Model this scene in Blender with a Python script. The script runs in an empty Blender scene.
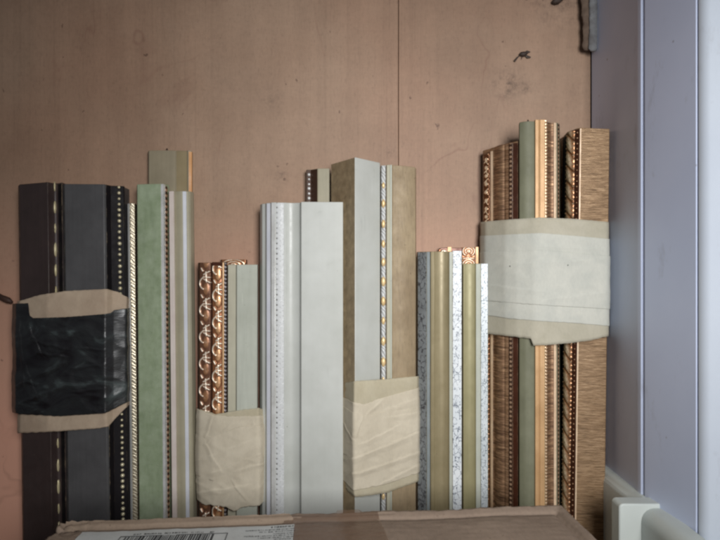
import bpy, bmesh, math, random
import numpy as np
from mathutils import Vector, noise as mnoise

random.seed(7)
scene = bpy.context.scene
COL = scene.collection

# ------------------------------------------------------------------ real-world frame (metres)
F = 544.0            # focal length in photo pixels, used only to convert survey readings to metres
EYE = 0.315          # eye height above the floor
WALL = 0.62          # distance from the eye to the plywood
def X(u, k):         # survey reading -> plan point, k = mm proud of the plywood
    d = WALL - k / 1000.0
    return ((u - 360.0) / F * d, d)
def Z(v, k):
    d = WALL - k / 1000.0
    return EYE + (270.0 - v) / F * d
def S(c):            # sRGB 0-255 -> linear
    out = []
    for x in c:
        x /= 255.0
        out.append(x / 12.92 if x <= 0.04045 else ((x + 0.055) / 1.055) ** 2.4)
    return tuple(out) + (1.0,)

# ------------------------------------------------------------------ materials
class NT:
    def __init__(s, name):
        s.m = bpy.data.materials.new(name); s.m.use_nodes = True
        s.t = s.m.node_tree; s.n = s.t.nodes; s.l = s.t.links
        s.b = s.n['Principled BSDF']; s.out = s.n['Material Output']
        s.tc = s.n.new('ShaderNodeTexCoord')
    def link(s, a, b): s.l.new(a, b)
    def mapping(s, scale=(1, 1, 1), rot=(0, 0, 0), loc=(0, 0, 0)):
        mp = s.n.new('ShaderNodeMapping')
        mp.inputs['Scale'].default_value = scale
        mp.inputs['Rotation'].default_value = rot
        mp.inputs['Location'].default_value = loc
        s.link(s.tc.outputs['Object'], mp.inputs['Vector'])
        return mp.outputs['Vector']
    def noise(s, vec, scale=1.0, detail=4, rough=0.55, dist=0.0):
        n = s.n.new('ShaderNodeTexNoise')
        n.inputs['Scale'].default_value = scale
        n.inputs['Detail'].default_value = detail
        n.inputs['Roughness'].default_value = rough
        n.inputs['Distortion'].default_value = dist
        s.link(vec, n.inputs['Vector'])
        return n.outputs['Fac']
    def ramp(s, fac, stops, interp='LINEAR'):
        r = s.n.new('ShaderNodeValToRGB'); cr = r.color_ramp; cr.interpolation = interp
        while len(cr.elements) < len(stops): cr.elements.new(0.5)
        for e, (p, c) in zip(cr.elements, stops):
            e.position = p
            e.color = c if hasattr(c, '__len__') else (c, c, c, 1)
        s.link(fac, r.inputs['Fac'])
        return r.outputs['Color']
    def mix(s, fac, a, b, mode='MIX'):
        m = s.n.new('ShaderNodeMix'); m.data_type = 'RGBA'; m.blend_type = mode
        for sock, v in ((m.inputs['Factor'], fac), (m.inputs['A'], a), (m.inputs['B'], b)):
            pass
        ins = [i for i in m.inputs if i.enabled] if False else None
        fi = m.inputs[0]; ai = m.inputs[6]; bi = m.inputs[7]
        for sock, v in ((fi, fac), (ai, a), (bi, b)):
            if isinstance(v, bpy.types.NodeSocket): s.link(v, sock)
            else: sock.default_value = v
        return m.outputs[2]
    def math(s, op, a, b=None):
        m = s.n.new('ShaderNodeMath'); m.operation = op
        for i, v in enumerate((a, b)):
            if v is None: continue
            if isinstance(v, bpy.types.NodeSocket): s.link(v, m.inputs[i])
            else: m.inputs[i].default_value = v
        return m.outputs[0]
    def bump(s, h, strength=0.2, dist=0.001, prev=None):
        b = s.n.new('ShaderNodeBump')
        b.inputs['Strength'].default_value = strength
        b.inputs['Distance'].default_value = dist
        s.link(h, b.inputs['Height'])
        if prev is not None: s.link(prev, b.inputs['Normal'])
        return b.outputs['Normal']
    def set(s, **kw):
        for k, v in kw.items():
            sock = s.b.inputs[k.replace('_', ' ')]
            if isinstance(v, bpy.types.NodeSocket): s.link(v, sock)
            else: sock.default_value = v
        return s.m

def paint(name, c1, c2, rough=0.45, metal=0.0, mott=25, grain=(260, 260, 14), bump=0.12, speck=None,
          spec=0.5, streak=0.5, coat=0.0, wear=0.75, wearcol=(178, 158, 128)):
    """painted / lacquered moulding: soft mottling, brushed streaks along the length, scuffs"""
    n = NT(name)
    v = n.mapping()
    big = n.noise(v, mott, 5, 0.6)
    col = n.ramp(big, [(0.32, S(c1)), (0.68, S(c2))])
    g = n.noise(n.mapping(grain), 1.0, 4, 0.6)
    col = n.mix(streak, col, n.ramp(g, [(0.3, 0.82), (0.55, 1.0)]), 'MULTIPLY')
    dirt = n.noise(n.mapping((60, 60, 9)), 1.0, 6, 0.7)
    col = n.mix(n.ramp(dirt, [(0.62, 0.0), (0.85, 0.45)]), col, S([x * 0.55 for x in c1]))
    if speck:
        sp = n.noise(v, 420, 2, 0.5)
        col = n.mix(n.ramp(sp, [(0.70, 0.0), (0.74, 0.8)]), col, S(speck))
    if wear > 0:
        bv = n.n.new('ShaderNodeBevel'); bv.samples = 4; bv.inputs['Radius'].default_value = 0.0009
        ge = n.n.new('ShaderNodeNewGeometry')
        dp = n.n.new('ShaderNodeVectorMath'); dp.operation = 'DOT_PRODUCT'
        n.link(bv.outputs[0], dp.inputs[0]); n.link(ge.outputs['Normal'], dp.inputs[1])
        edge = n.ramp(dp.outputs['Value'], [(0.80, 1.0), (0.985, 0.0)])
        chip = n.ramp(n.noise(n.mapping((120, 120, 45), loc=(4, 1, 9)), 1.0, 5, 0.7), [(0.50, 0.0), (0.60, wear)])
        col = n.mix(n.mix(1.0, edge, chip, 'MULTIPLY'), col, S(wearcol))
        vo = n.n.new('ShaderNodeTexVoronoi'); vo.inputs['Scale'].default_value = 75; n.link(v, vo.inputs['Vector'])
        dot = n.ramp(vo.outputs['Distance'], [(0.03, 0.55), (0.055, 0.0)])
        col = n.mix(n.mix(1.0, dot, n.ramp(n.noise(v, 40, 2), [(0.5, 0.0), (0.58, 1.0)]), 'MULTIPLY'), col, S((92, 84, 72)))
        scf = n.noise(n.mapping((500, 500, 22), rot=(0, 0.25, 0), loc=(2, 8, 1)), 1.0, 3, 0.6)
        col = n.mix(n.ramp(scf, [(0.70, 0.0), (0.78, 0.30)]), col, S([min(255, x * 1.25 + 12) for x in c2]))
    fine = n.noise(v, 900, 3, 0.6)
    nb = n.bump(g, bump, 0.0006); nb = n.bump(fine, bump * 0.6, 0.0003, nb)
    r = n.ramp(n.noise(v, 70, 5, 0.65), [(0.3, max(0.05, rough - 0.1)), (0.7, min(1, rough + 0.14))])
    return n.set(Base_Color=col, Roughness=r, Metallic=metal, Normal=nb, Specular_IOR_Level=spec, Coat_Weight=coat)

def hatch(name, c1, c2, c3, metal=0.75, rough=0.38, zs=900, bump=0.6):
    """bronze foil with fine irregular cross combing"""
    n = NT(name)
    h = n.noise(n.mapping((55, 55, zs)), 1.0, 4, 0.6, 0.9)
    h2 = n.noise(n.mapping((150, 150, zs * 2.1), loc=(3, 1, 2)), 1.0, 2, 0.5, 0.6)
    hh = n.math('ADD', n.math('MULTIPLY', h, 0.7), n.math('MULTIPLY', h2, 0.3))
    col = n.ramp(hh, [(0.36, S(c1)), (0.5, S(c2)), (0.64, S(c3))])
    big = n.noise(n.mapping((12, 12, 5)), 1.0, 4, 0.6)
    col = n.mix(0.6, col, n.ramp(big, [(0.3, 0.7), (0.7, 1.1)]), 'MULTIPLY')
    return n.set(Base_Color=col, Roughness=n.ramp(hh, [(0.35, rough + 0.22), (0.65, rough)]), Metallic=metal,
                 Normal=n.bump(hh, bump, 0.0008))

def relief_mat(name, low, mid, high, metal=0.8, rough=0.3, dirt=0.35):
    """carved ornament: colour follows the carving depth stored on the mesh (worn gilding over a darker ground)"""
    n = NT(name)
    a = n.n.new('ShaderNodeAttribute'); a.attribute_name = 'depth'
    v = n.mapping()
    f = n.math('ADD', a.outputs['Fac'], n.math('MULTIPLY', n.math('SUBTRACT', n.noise(v, 380, 4, 0.6), 0.5), dirt))
    col = n.ramp(f, [(0.12, S(low)), (0.45, S(mid)), (0.85, S(high))])
    r = n.ramp(n.noise(v, 300, 4, 0.6), [(0.3, max(0.08, rough - 0.1)), (0.7, rough + 0.15)])
    return n.set(Base_Color=col, Metallic=metal, Roughness=r, Normal=n.bump(n.noise(v, 1100, 2), 0.15, 0.0003))

def crackle(name, base, base2, vein, thr=0.045, sc=(230, 230, 150), rough=0.4, metal=0.15):
    n = NT(name)
    v = n.mapping(sc)
    ds = n.n.new('ShaderNodeTexNoise'); ds.inputs['Scale'].default_value = 1.3; ds.inputs['Detail'].default_value = 3
    n.link(v, ds.inputs['Vector'])
    off = n.n.new('ShaderNodeVectorMath'); off.operation = 'SCALE'; off.inputs[3].default_value = 1.1
    n.link(ds.outputs['Color'], off.inputs[0])
    ad = n.n.new('ShaderNodeVectorMath'); ad.operation = 'ADD'
    n.link(v, ad.inputs[0]); n.link(off.outputs[0], ad.inputs[1])
    vo = n.n.new('ShaderNodeTexVoronoi'); vo.feature = 'DISTANCE_TO_EDGE'; vo.inputs['Scale'].default_value = 1.0
    n.link(ad.outputs[0], vo.inputs['Vector'])
    line = n.ramp(vo.outputs['Distance'], [(thr * 0.4, 1.0), (thr * 1.7, 0.0)])
    gate = n.ramp(n.noise(n.mapping(sc, loc=(7, 3, 1)), 1.3, 2), [(0.40, 0.0), (0.52, 1.0)])
    f = n.mix(1.0, line, gate, 'MULTIPLY')
    col = n.ramp(n.noise(n.mapping(), 60, 5), [(0.35, S(base)), (0.65, S(base2))])
    col = n.mix(f, col, S(vein))
    return n.set(Base_Color=col, Roughness=rough, Metallic=metal, Normal=n.bump(f, -0.25, 0.0005))

def paper(name, c1, c2, alpha=1.0, rough=0.75, spots=False):
    n = NT(name)
    v = n.mapping()
    col = n.ramp(n.noise(v, 38, 6, 0.62, 0.5), [(0.3, S(c1)), (0.7, S(c2))])
    col = n.mix(0.35, col, n.ramp(n.noise(n.mapping((700, 700, 260)), 1.0, 3), [(0.35, 0.86), (0.6, 1.0)]), 'MULTIPLY')
    if spots:
        vo = n.n.new('ShaderNodeTexVoronoi'); vo.inputs['Scale'].default_value = 62
        n.link(v, vo.inputs['Vector'])
        dot = n.ramp(vo.outputs['Distance'], [(0.045, 1.0), (0.07, 0.0)])
        g = n.ramp(n.noise(v, 33, 1), [(0.52, 0.0), (0.56, 1.0)])
        col = n.mix(n.mix(1.0, dot, g, 'MULTIPLY'), col, S((70, 66, 60)))
    nb = n.bump(n.noise(v, 60, 5, 0.55, 0.8), 0.05, 0.0016)
    nb = n.bump(n.noise(v, 1300, 2), 0.12, 0.0003, nb)
    n.set(Base_Color=col, Roughness=rough, Normal=nb, Specular_IOR_Level=0.25)
    tr = n.n.new('ShaderNodeBsdfTranslucent'); n.link(col, tr.inputs['Color'])
    mx = n.n.new('ShaderNodeMixShader'); mx.inputs[0].default_value = 0.18
    n.link(n.b.outputs[0], mx.inputs[1]); n.link(tr.outputs[0], mx.inputs[2])
    last = mx.outputs[0]
    if alpha < 1:
        tp = n.n.new('ShaderNodeBsdfTransparent'); m2 = n.n.new('ShaderNodeMixShader')
        m2.inputs[0].default_value = alpha
        n.link(tp.outputs[0], m2.inputs[1]); n.link(last, m2.inputs[2]); last = m2.outputs[0]
    n.link(last, n.out.inputs['Surface'])
    return n.m

M = {}
M['raw'] = paint('raw_cut_wood', (150, 118, 84), (176, 142, 104), 0.8, grain=(900, 900, 900), bump=0.3)
M['dark_brown'] = paint('dark_brown_lacquer', (56, 45, 43), (66, 53, 51), 0.48, grain=(420, 420, 10), streak=0.6)
M['dark_cove'] = paint('black_brown_lacquer', (20, 17, 19), (27, 23, 26), 0.62, spec=0.2)
M['slate'] = paint('slate_lacquer', (72, 71, 72), (85, 84, 85), 0.46, grain=(420, 420, 10), streak=0.5)
M['green'] = paint('sage_green_foil', (150, 165, 132), (172, 185, 156), 0.33, metal=0.2, mott=90, grain=(160, 160, 30), streak=0.8, bump=0.2)
M['silver'] = paint('silver_foil', (212, 212, 208), (234, 234, 232), 0.3, metal=0.3, mott=90, streak=0.3)
M['pinkwhite'] = paint('pinkish_white_enamel', (214, 198, 190), (230, 220, 212), 0.35)
M['cream_grey'] = paint('grey_cream_enamel', (154, 148, 126), (170, 163, 140), 0.42)
M['beige'] = paint('grey_beige_enamel', (138, 128, 106), (154, 143, 120), 0.5)
M['olive'] = paint('olive_beige', (132, 118, 86), (150, 134, 102), 0.5)
M['orange'] = paint('orange_bare_wood', (196, 138, 84), (214, 158, 100), 0.55)
M['cream'] = paint('pale_cream_enamel', (174, 177, 164), (189, 192, 180), 0.42, speck=(150, 148, 135))
M['cream_side'] = paint('warm_cream_enamel', (176, 172, 152), (192, 188, 168), 0.45)
M['white'] = paint('cool_white_enamel', (180, 182, 175), (198, 200, 195), 0.36, mott=14, grain=(300, 300, 8), streak=0.12, bump=0.05)
M['white_blue'] = paint('bluish_white_enamel', (196, 198, 206), (212, 214, 220), 0.36)
M['bronze'] = paint('matt_bronze', (140, 121, 94), (164, 145, 115), 0.58, metal=0.1, grain=(520, 520, 90), streak=1.0, speck=(112, 94, 72), bump=0.4)
M['bronze_dark'] = paint('aged_bronze', (138, 120, 92), (170, 150, 118), 0.55, metal=0.1, mott=140, grain=(150, 150, 60), streak=0.9, speck=(104, 90, 72), bump=0.3)
M['sand'] = paint('sand_gold_foil', (140, 128, 97), (156, 143, 112), 0.40, metal=0.2, grain=(420, 420, 12))
M['sand_green'] = paint('greenish_sand_foil', (146, 140, 104), (164, 156, 120), 0.42, metal=0.2, grain=(420, 420, 12))
M['bluegrey'] = paint('blue_grey_lacquer', (128, 136, 138), (146, 154, 156), 0.35)
M['sage_grey'] = paint('grey_green_enamel', (104, 104, 82), (120, 120, 98), 0.62, mott=40)
M['gold_line'] = paint('pale_gold_leaf', (186, 146, 102), (208, 168, 122), 0.4, metal=0.2)
M['copper_dark'] = paint('dark_copper_lacquer', (66, 36, 24), (88, 50, 34), 0.32, metal=0.4)
M['hatch'] = hatch('combed_bronze_foil', (100, 76, 52), (150, 120, 88), (190, 159, 124), metal=0.28, rough=0.36, zs=1150, bump=0.7)
M['hatch_gold'] = hatch('combed_gold_foil', (110, 78, 54), (158, 122, 92), (200, 164, 132), metal=0.5, rough=0.33, zs=600)
M['hatch_red'] = hatch('combed_copper_foil', (84, 59, 41), (130, 98, 72), (184, 147, 112), metal=0.45, rough=0.36, zs=600)
M['rel_copper'] = relief_mat('carved_copper', (150, 100, 68), (214, 166, 120), (252, 238, 216), metal=0.45, rough=0.32, dirt=0.6)
M['rel_copper_shade'] = relief_mat('carved_copper_shade', (118, 82, 62), (172, 124, 88), (248, 232, 212), metal=0.4, rough=0.34, dirt=0.5)  # darker copy of the carved copper: shade of the left-facing rail in the colour
M['rel_gold'] = relief_mat('carved_old_gold', (112, 72, 48), (184, 136, 96), (250, 226, 194), metal=0.6, rough=0.26)
M['rel_pale'] = relief_mat('carved_pale_gilt', (150, 112, 78), (206, 168, 130), (240, 212, 178), metal=0.4, rough=0.3)
M['rel_silver'] = relief_mat('carved_silver', (92, 86, 82), (180, 181, 180), (212, 214, 214), metal=0.0, rough=0.42)
M['rel_rope'] = relief_mat('carved_silver_gold_rope', (118, 104, 84), (172, 160, 136), (226, 218, 196), metal=0.4, rough=0.3)
M['rel_brown'] = relief_mat('carved_brown', (70, 48, 36), (112, 82, 62), (172, 142, 116), metal=0.3, rough=0.4)
M['rel_darksilver'] = relief_mat('carved_dark_silver', (58, 50, 50), (110, 104, 106), (170, 164, 164), metal=0.5, rough=0.35)
M['bead_ivory'] = paint('ivory_gilt_bead', (206, 194, 160), (232, 222, 190), 0.25, metal=0.4)
M['dash_gold'] = paint('worn_gilt', (190, 176, 134), (222, 210, 172), 0.4, metal=0.25)
M['knob_gold'] = paint('bright_gilt', (226, 192, 136), (244, 218, 170), 0.36, metal=0.3)
M['crk_light'] = crackle('white_crackle', (212, 218, 222), (228, 232, 234), (88, 96, 112), sc=(250, 250, 165), thr=0.04, metal=0.0)
M['crk_fine'] = crackle('white_fine_crackle', (206, 214, 218), (222, 228, 230), (104, 114, 126), sc=(340, 340, 220), thr=0.045)
M['crk_dark'] = crackle('shaded_crackle', (118, 122, 124), (136, 140, 142), (62, 62, 66), thr=0.06)  # darker crackle: shading of the left-facing slope put into the colour
M['pale_gilt'] = paint('pale_rubbed_gilt', (220, 186, 152), (240, 214, 184), 0.36, metal=0.1, grain=(200, 200, 200), streak=0.8)
M['pin'] = paint('rusty_pin', (52, 36, 30), (74, 50, 40), 0.6)
M['tape_cream'] = paper('cream_masking_paper', (215, 204, 182), (231, 221, 200), 0.9)
M['tape_cream_thin'] = paper('thin_cream_masking_paper', (206, 195, 168), (220, 211, 186), 0.74)
M['tape_white'] = paper('white_masking_paper', (205, 206, 197), (222, 221, 210), 0.9, spots=True)
M['tape_white_thin'] = paper('thin_white_masking_paper', (198, 192, 172), (214, 208, 190), 0.80)
M['tape_tan'] = paper('tan_paper_tape', (186, 164, 142), (208, 188, 164))
M['carton'] = None

def mat_film():
    n = NT('black_stretch_film')
    v = n.mapping((60, 60, 170), rot=(0, 0.5, 0))
    h = n.noise(v, 1.0, 5, 0.6, 1.2)
    h2 = n.noise(n.mapping((25, 25, 40), rot=(0, -0.6, 0)), 1.0, 4, 0.55, 1.0)
    nb = n.bump(h, 0.16, 0.0012); nb = n.bump(h2, 0.35, 0.003, nb)
    col = n.ramp(h2, [(0.35, S((22, 19, 22))), (0.56, S((40, 42, 43))), (0.7, S((74, 82, 82)))])  # grey-green blotches paint the window's sheen on the wrinkles into the colour
    return n.set(Base_Color=col, Roughness=0.34, Normal=nb, Specular_IOR_Level=0.6)
M['film'] = mat_film()

def mat_ply():
    n = NT('plywood_veneer')
    v = n.mapping()
    big = n.noise(v, 3.2, 5, 0.6, 0.4)
    col = n.ramp(big, [(0.3, S((152, 123, 102))), (0.5, S((164, 135, 113))), (0.7, S((175, 147, 125)))])
    # long vertical grain
    g = n.noise(n.mapping((330, 1, 5), loc=(2, 0, 0)), 1.0, 5, 0.65, 0.3)
    gm = n.ramp(n.noise(n.mapping((7, 1, 1.5)), 1.0, 2), [(0.35, 0.12), (0.65, 0.8)])
    col = n.mix(gm, col, n.ramp(g, [(0.3, 0.83), (0.5, 1.0), (0.7, 1.04)]), 'MULTIPLY')
    # short cross ticks of the veneer
    g2 = n.noise(n.mapping((900, 1, 160)), 1.0, 2, 0.5)
    col = n.mix(0.4, col, n.ramp(g2, [(0.32, 0.80), (0.46, 1.0)]), 'MULTIPLY')
    g3 = n.noise(n.mapping((120, 1, 420), loc=(5, 0, 1)), 1.0, 4, 0.65)
    col = n.mix(0.35, col, n.ramp(g3, [(0.3, 0.86), (0.6, 1.02)]), 'MULTIPLY')
    # broad flat-sawn figure and blotches
    wv = n.n.new('ShaderNodeTexWave'); wv.wave_type = 'BANDS'; wv.bands_direction = 'X'
    wv.inputs['Scale'].default_value = 9; wv.inputs['Distortion'].default_value = 7; wv.inputs['Detail'].default_value = 3; wv.inputs['Detail Scale'].default_value = 0.9
    n.link(n.mapping((1, 1, 0.13)), wv.inputs['Vector'])
    col = n.mix(0.22, col, n.ramp(wv.outputs['Fac'], [(0.15, 0.88), (0.6, 1.0), (0.9, 1.05)]), 'MULTIPLY')
    bl = n.noise(n.mapping((9, 1, 7), loc=(4, 0, 1)), 1.0, 6, 0.68)
    col = n.mix(0.7, col, n.ramp(bl, [(0.32, 0.84), (0.55, 1.0), (0.72, 1.07)]), 'MULTIPLY')
    pk = n.noise(n.mapping((5, 1, 4), loc=(9, 0, 5)), 1.0, 4, 0.6)
    col = n.mix(n.ramp(pk, [(0.40, 0.0), (0.66, 0.45)]), col, n.mix(1.0, col, (1.06, 0.93, 0.90, 1), 'MULTIPLY'))
    fk = n.noise(n.mapping((420, 1, 210), loc=(1, 0, 6)), 1.0, 4, 0.7)
    col = n.mix(0.55, col, n.ramp(fk, [(0.28, 0.70), (0.42, 0.97), (0.58, 1.0), (0.74, 1.12)]), 'MULTIPLY')
    # redder and lighter low on the board: warm bounce light put into the colour
    sep = n.n.new('ShaderNodeSeparateXYZ'); n.link(n.tc.outputs['Object'], sep.inputs[0])
    low = n.ramp(n.math('ADD', sep.outputs['Z'], n.math('MULTIPLY', n.math('SUBTRACT', big, 0.5), 0.25)), [(0.12, 1.0), (0.40, 0.0)])
    col = n.mix(n.mix(1.0, low, (0.8, 0.8, 0.8, 1), 'MULTIPLY'), col, S((228, 170, 146)))
    # thin veins / scratches: iso-lines of a soft noise, broken up
    iso = n.math('ABSOLUTE', n.math('SUBTRACT', n.noise(n.mapping((6, 1, 4.5), loc=(1.3, 0, 4)), 1.0, 4, 0.5, 0.8), 0.5))
    ln = n.ramp(iso, [(0.0015, 1.0), (0.006, 0.0)])
    gate = n.ramp(n.noise(n.mapping((9, 1, 9), loc=(8, 0, 2)), 1.0, 2), [(0.50, 0.0), (0.66, 0.4)])
    col = n.mix(n.mix(1.0, ln, gate, 'MULTIPLY'), col, S((128, 92, 78)))
    # specks, three sizes
    for sc, t, gt, a in ((26, 0.035, 0.50, 0.6), (60, 0.05, 0.53, 0.55), (11, 0.014, 0.50, 0.6), (44, 0.04, 0.52, 0.5)):
        vo = n.n.new('ShaderNodeTexVoronoi'); vo.inputs['Scale'].default_value = sc
        vv = n.mapping((1, 0.001, 0.8), loc=(sc * 0.37, 0, sc * 0.11))
        dd = n.n.new('ShaderNodeTexNoise'); dd.inputs['Scale'].default_value = sc * 6
        n.link(vv, dd.inputs['Vector'])
        ml = n.n.new('ShaderNodeVectorMath'); ml.operation = 'SCALE'; ml.inputs[3].default_value = 0.10 / sc * 3
        n.link(dd.outputs['Color'], ml.inputs[0])
        ad = n.n.new('ShaderNodeVectorMath'); ad.operation = 'ADD'
        n.link(vv, ad.inputs[0]); n.link(ml.outputs[0], ad.inputs[1])
        n.link(ad.outputs[0], vo.inputs['Vector'])
        dot = n.ramp(vo.outputs['Distance'], [(t, 1.0), (t * 1.8, 0.0)])
        gt_ = n.ramp(n.noise(n.mapping((sc * 0.6, 1, sc * 0.6), loc=(sc, 0, 3)), 1.0, 1), [(gt, 0.0), (gt + 0.05, a)])
        col = n.mix(n.mix(1.0, dot, gt_, 'MULTIPLY'), col, S((74, 52, 44)))
    # sooty smudges; the widest paints the shadow round the lump at the top
    for (sx, sz, rr, a) in ((X(508, 0)[0], Z(84, 0), 0.026, 0.75), (X(528, 0)[0], Z(88, 0), 0.012, 0.4), (X(282, 0)[0], Z(176, 0), 0.012, 0.5),
                            (X(270, 0)[0], Z(98, 0), 0.02, 0.35), (X(390, 0)[0], Z(152, 0), 0.008, 0.6), (X(560, 0)[0], Z(-4, 0), 0.05, 0.6),
                            (X(575, 0)[0], Z(90, 0), 0.014, 0.3)):
        cx = n.math('SUBTRACT', sep.outputs['X'], sx); cz = n.math('SUBTRACT', sep.outputs['Z'], sz)
        dist = n.math('SQRT', n.math('ADD', n.math('POWER', n.math('ABSOLUTE', cx), 2), n.math('POWER', n.math('ABSOLUTE', cz), 2)))
        f = n.ramp(n.math('DIVIDE', dist, rr), [(0.0, 1.0), (1.0, 0.0)])
        nn = n.ramp(n.noise(v, 170, 5, 0.7), [(0.42, 0.0), (0.66, a)])
        col = n.mix(n.mix(1.0, f, nn, 'MULTIPLY'), col, S((66, 54, 48)))
    nb = n.bump(g, 0.12, 0.0006); nb = n.bump(g2, 0.10, 0.0004, nb)
    return n.set(Base_Color=col, Roughness=n.ramp(big, [(0.3, 0.5), (0.7, 0.62)]), Normal=nb, Specular_IOR_Level=0.3)
M['ply'] = mat_ply()

def mat_pvc(name, c1, c2, rough=0.35):
    n = NT(name)
    v = n.mapping()
    col = n.ramp(n.noise(v, 7, 5, 0.6), [(0.35, S(c1)), (0.65, S(c2))])
    d = n.noise(n.mapping((40, 40, 16), loc=(2, 2, 2)), 1.0, 6, 0.7)
    col = n.mix(n.ramp(d, [(0.6, 0.0), (0.82, 0.4)]), col, S((120, 116, 112)))
    vo = n.n.new('ShaderNodeTexVoronoi'); vo.inputs['Scale'].default_value = 38
    n.link(v, vo.inputs['Vector'])
    dot = n.ramp(vo.outputs['Distance'], [(0.03, 0.5), (0.06, 0.0)])
    col = n.mix(dot, col, S((96, 92, 96)))
    return n.set(Base_Color=col, Roughness=n.ramp(d, [(0.3, rough), (0.7, rough + 0.15)]), Normal=n.bump(n.noise(v, 500, 3), 0.05, 0.0005))
M['pvc'] = mat_pvc('white_plastic_panel', (206, 217, 244), (214, 224, 250))
M['pvc_bright'] = mat_pvc('white_plastic_frame', (192, 200, 212), (199, 207, 218))
M['skirt'] = mat_pvc('white_plastic_skirting', (188, 194, 190), (200, 206, 201))
M['floor'] = paint('brown_floor', (92, 72, 58), (112, 88, 70), 0.5, grain=(20, 300, 1))
M['gap'] = paint('dark_gap', (40, 30, 26), (52, 40, 34), 0.8)

def mat_carton(name='brown_carton', c1=(132, 115, 101), c2=(148, 130, 114)):
    n = NT(name)
    v = n.mapping()
    col = n.ramp(n.noise(v, 14, 6, 0.65), [(0.3, S(c1)), (0.7, S(c2))])
    f = n.noise(n.mapping((500, 130, 500)), 1.0, 3)
    col = n.mix(0.5, col, n.ramp(f, [(0.3, 0.82), (0.6, 1.02)]), 'MULTIPLY')
    sp = n.noise(v, 260, 3, 0.6)
    col = n.mix(n.ramp(sp, [(0.68, 0.0), (0.74, 0.55)]), col, S((82, 62, 50)))
    fl = n.n.new('ShaderNodeTexWave'); fl.wave_type = 'BANDS'; fl.bands_direction = 'Y'
    fl.inputs['Scale'].default_value = 45; fl.inputs['Distortion'].default_value = 0.6
    n.link(v, fl.inputs['Vector'])
    nb = n.bump(fl.outputs['Fac'], 0.06, 0.001); nb = n.bump(n.noise(v, 200, 5, 0.65), 0.16, 0.0008, nb)
    return n.set(Base_Color=col, Roughness=0.78, Normal=nb, Specular_IOR_Level=0.2)
M['carton'] = mat_carton()
M['carton_edge'] = mat_carton('worn_carton_edge', (136, 118, 102), (154, 136, 118))
def mat_tape():
    n = NT('clear_packing_tape')
    v = n.mapping()
    nb = n.bump(n.noise(n.mapping((30, 120, 30)), 1.0, 4, 0.6, 1.0), 0.5, 0.002)
    n.set(Base_Color=S((120, 88, 66)), Roughness=0.16, Normal=nb, Specular_IOR_Level=0.6)
    tp = n.n.new('ShaderNodeBsdfTransparent'); m2 = n.n.new('ShaderNodeMixShader'); m2.inputs[0].default_value = 0.45
    n.link(tp.outputs[0], m2.inputs[1]); n.link(n.b.outputs[0], m2.inputs[2]); n.link(m2.outputs[0], n.out.inputs['Surface'])
    return n.m
M['tape'] = mat_tape()
M['label'] = paper('white_label_paper', (206, 208, 206), (220, 222, 220), rough=0.5)
M['ink'] = paint('black_print', (34, 36, 40), (60, 62, 66), 0.6, bump=0.0)
M['insect'] = paint('black_brown_shell', (46, 37, 32), (70, 56, 48), 0.6)
M['cloth'] = paint('dusty_grey_cloth', (104, 102, 102), (138, 140, 142), 0.9, mott=90, grain=(240, 240, 60), streak=0.9, bump=0.5)
M['cloth_brown'] = paint('brown_cloth', (88, 72, 60), (116, 98, 84), 0.9, mott=90, bump=0.5)

# ------------------------------------------------------------------ object helpers
def link(name, me, mats, parent=None, smooth_angle=40):
    o = bpy.data.objects.new(name, me); COL.objects.link(o)
    for m in (mats if isinstance(mats, (list, tuple)) else [mats]): me.materials.append(m)
    if parent is not None: o.parent = parent
    return o
def finish(bm, name, angle=40):
    bmesh.ops.recalc_face_normals(bm, faces=bm.faces)
    for e in bm.edges:
        e.smooth = not (len(e.link_faces) == 2 and e.calc_face_angle(0) > math.radians(angle))
    for f in bm.faces: f.smooth = True
    me = bpy.data.meshes.new(name); bm.to_mesh(me); bm.free()
    return me
GROUP = 'picture frame mouldings standing against the plywood'
def thing(name, label, cat, loc=(0, 0, 0), group=None):
    o = bpy.data.objects.new(name, None); COL.objects.link(o); o.location = loc
    o.empty_display_size = 0.02
    o['label'] = label; o['category'] = cat; o['kind'] = 'thing'
    if group: o['group'] = group
    return o
def structure(o, label=None, cat=None):
    o['kind'] = 'structure'
    if label: o['label'] = label; o['category'] = cat
    return o
def add_bevel(o, w=0.0005, seg=2):
    b = o.modifiers.new('edge_wear', 'BEVEL'); b.width = w; b.segments = seg
    b.limit_method = 'ANGLE'; b.angle_limit = math.radians(28); b.miter_outer = 'MITER_ARC'

def arc(u0, k0, u1, k1, sag, n=7):
    """curve from one reading to the next; sag > 0 bulges out from the wall, < 0 is a cove"""
    out = []
    for i in range(n + 1):
        t = i / n
        out.append((u0 + (u1 - u0) * t, k0 + (k1 - k0) * t + sag * math.sin(math.pi * t)))
    return out

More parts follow.
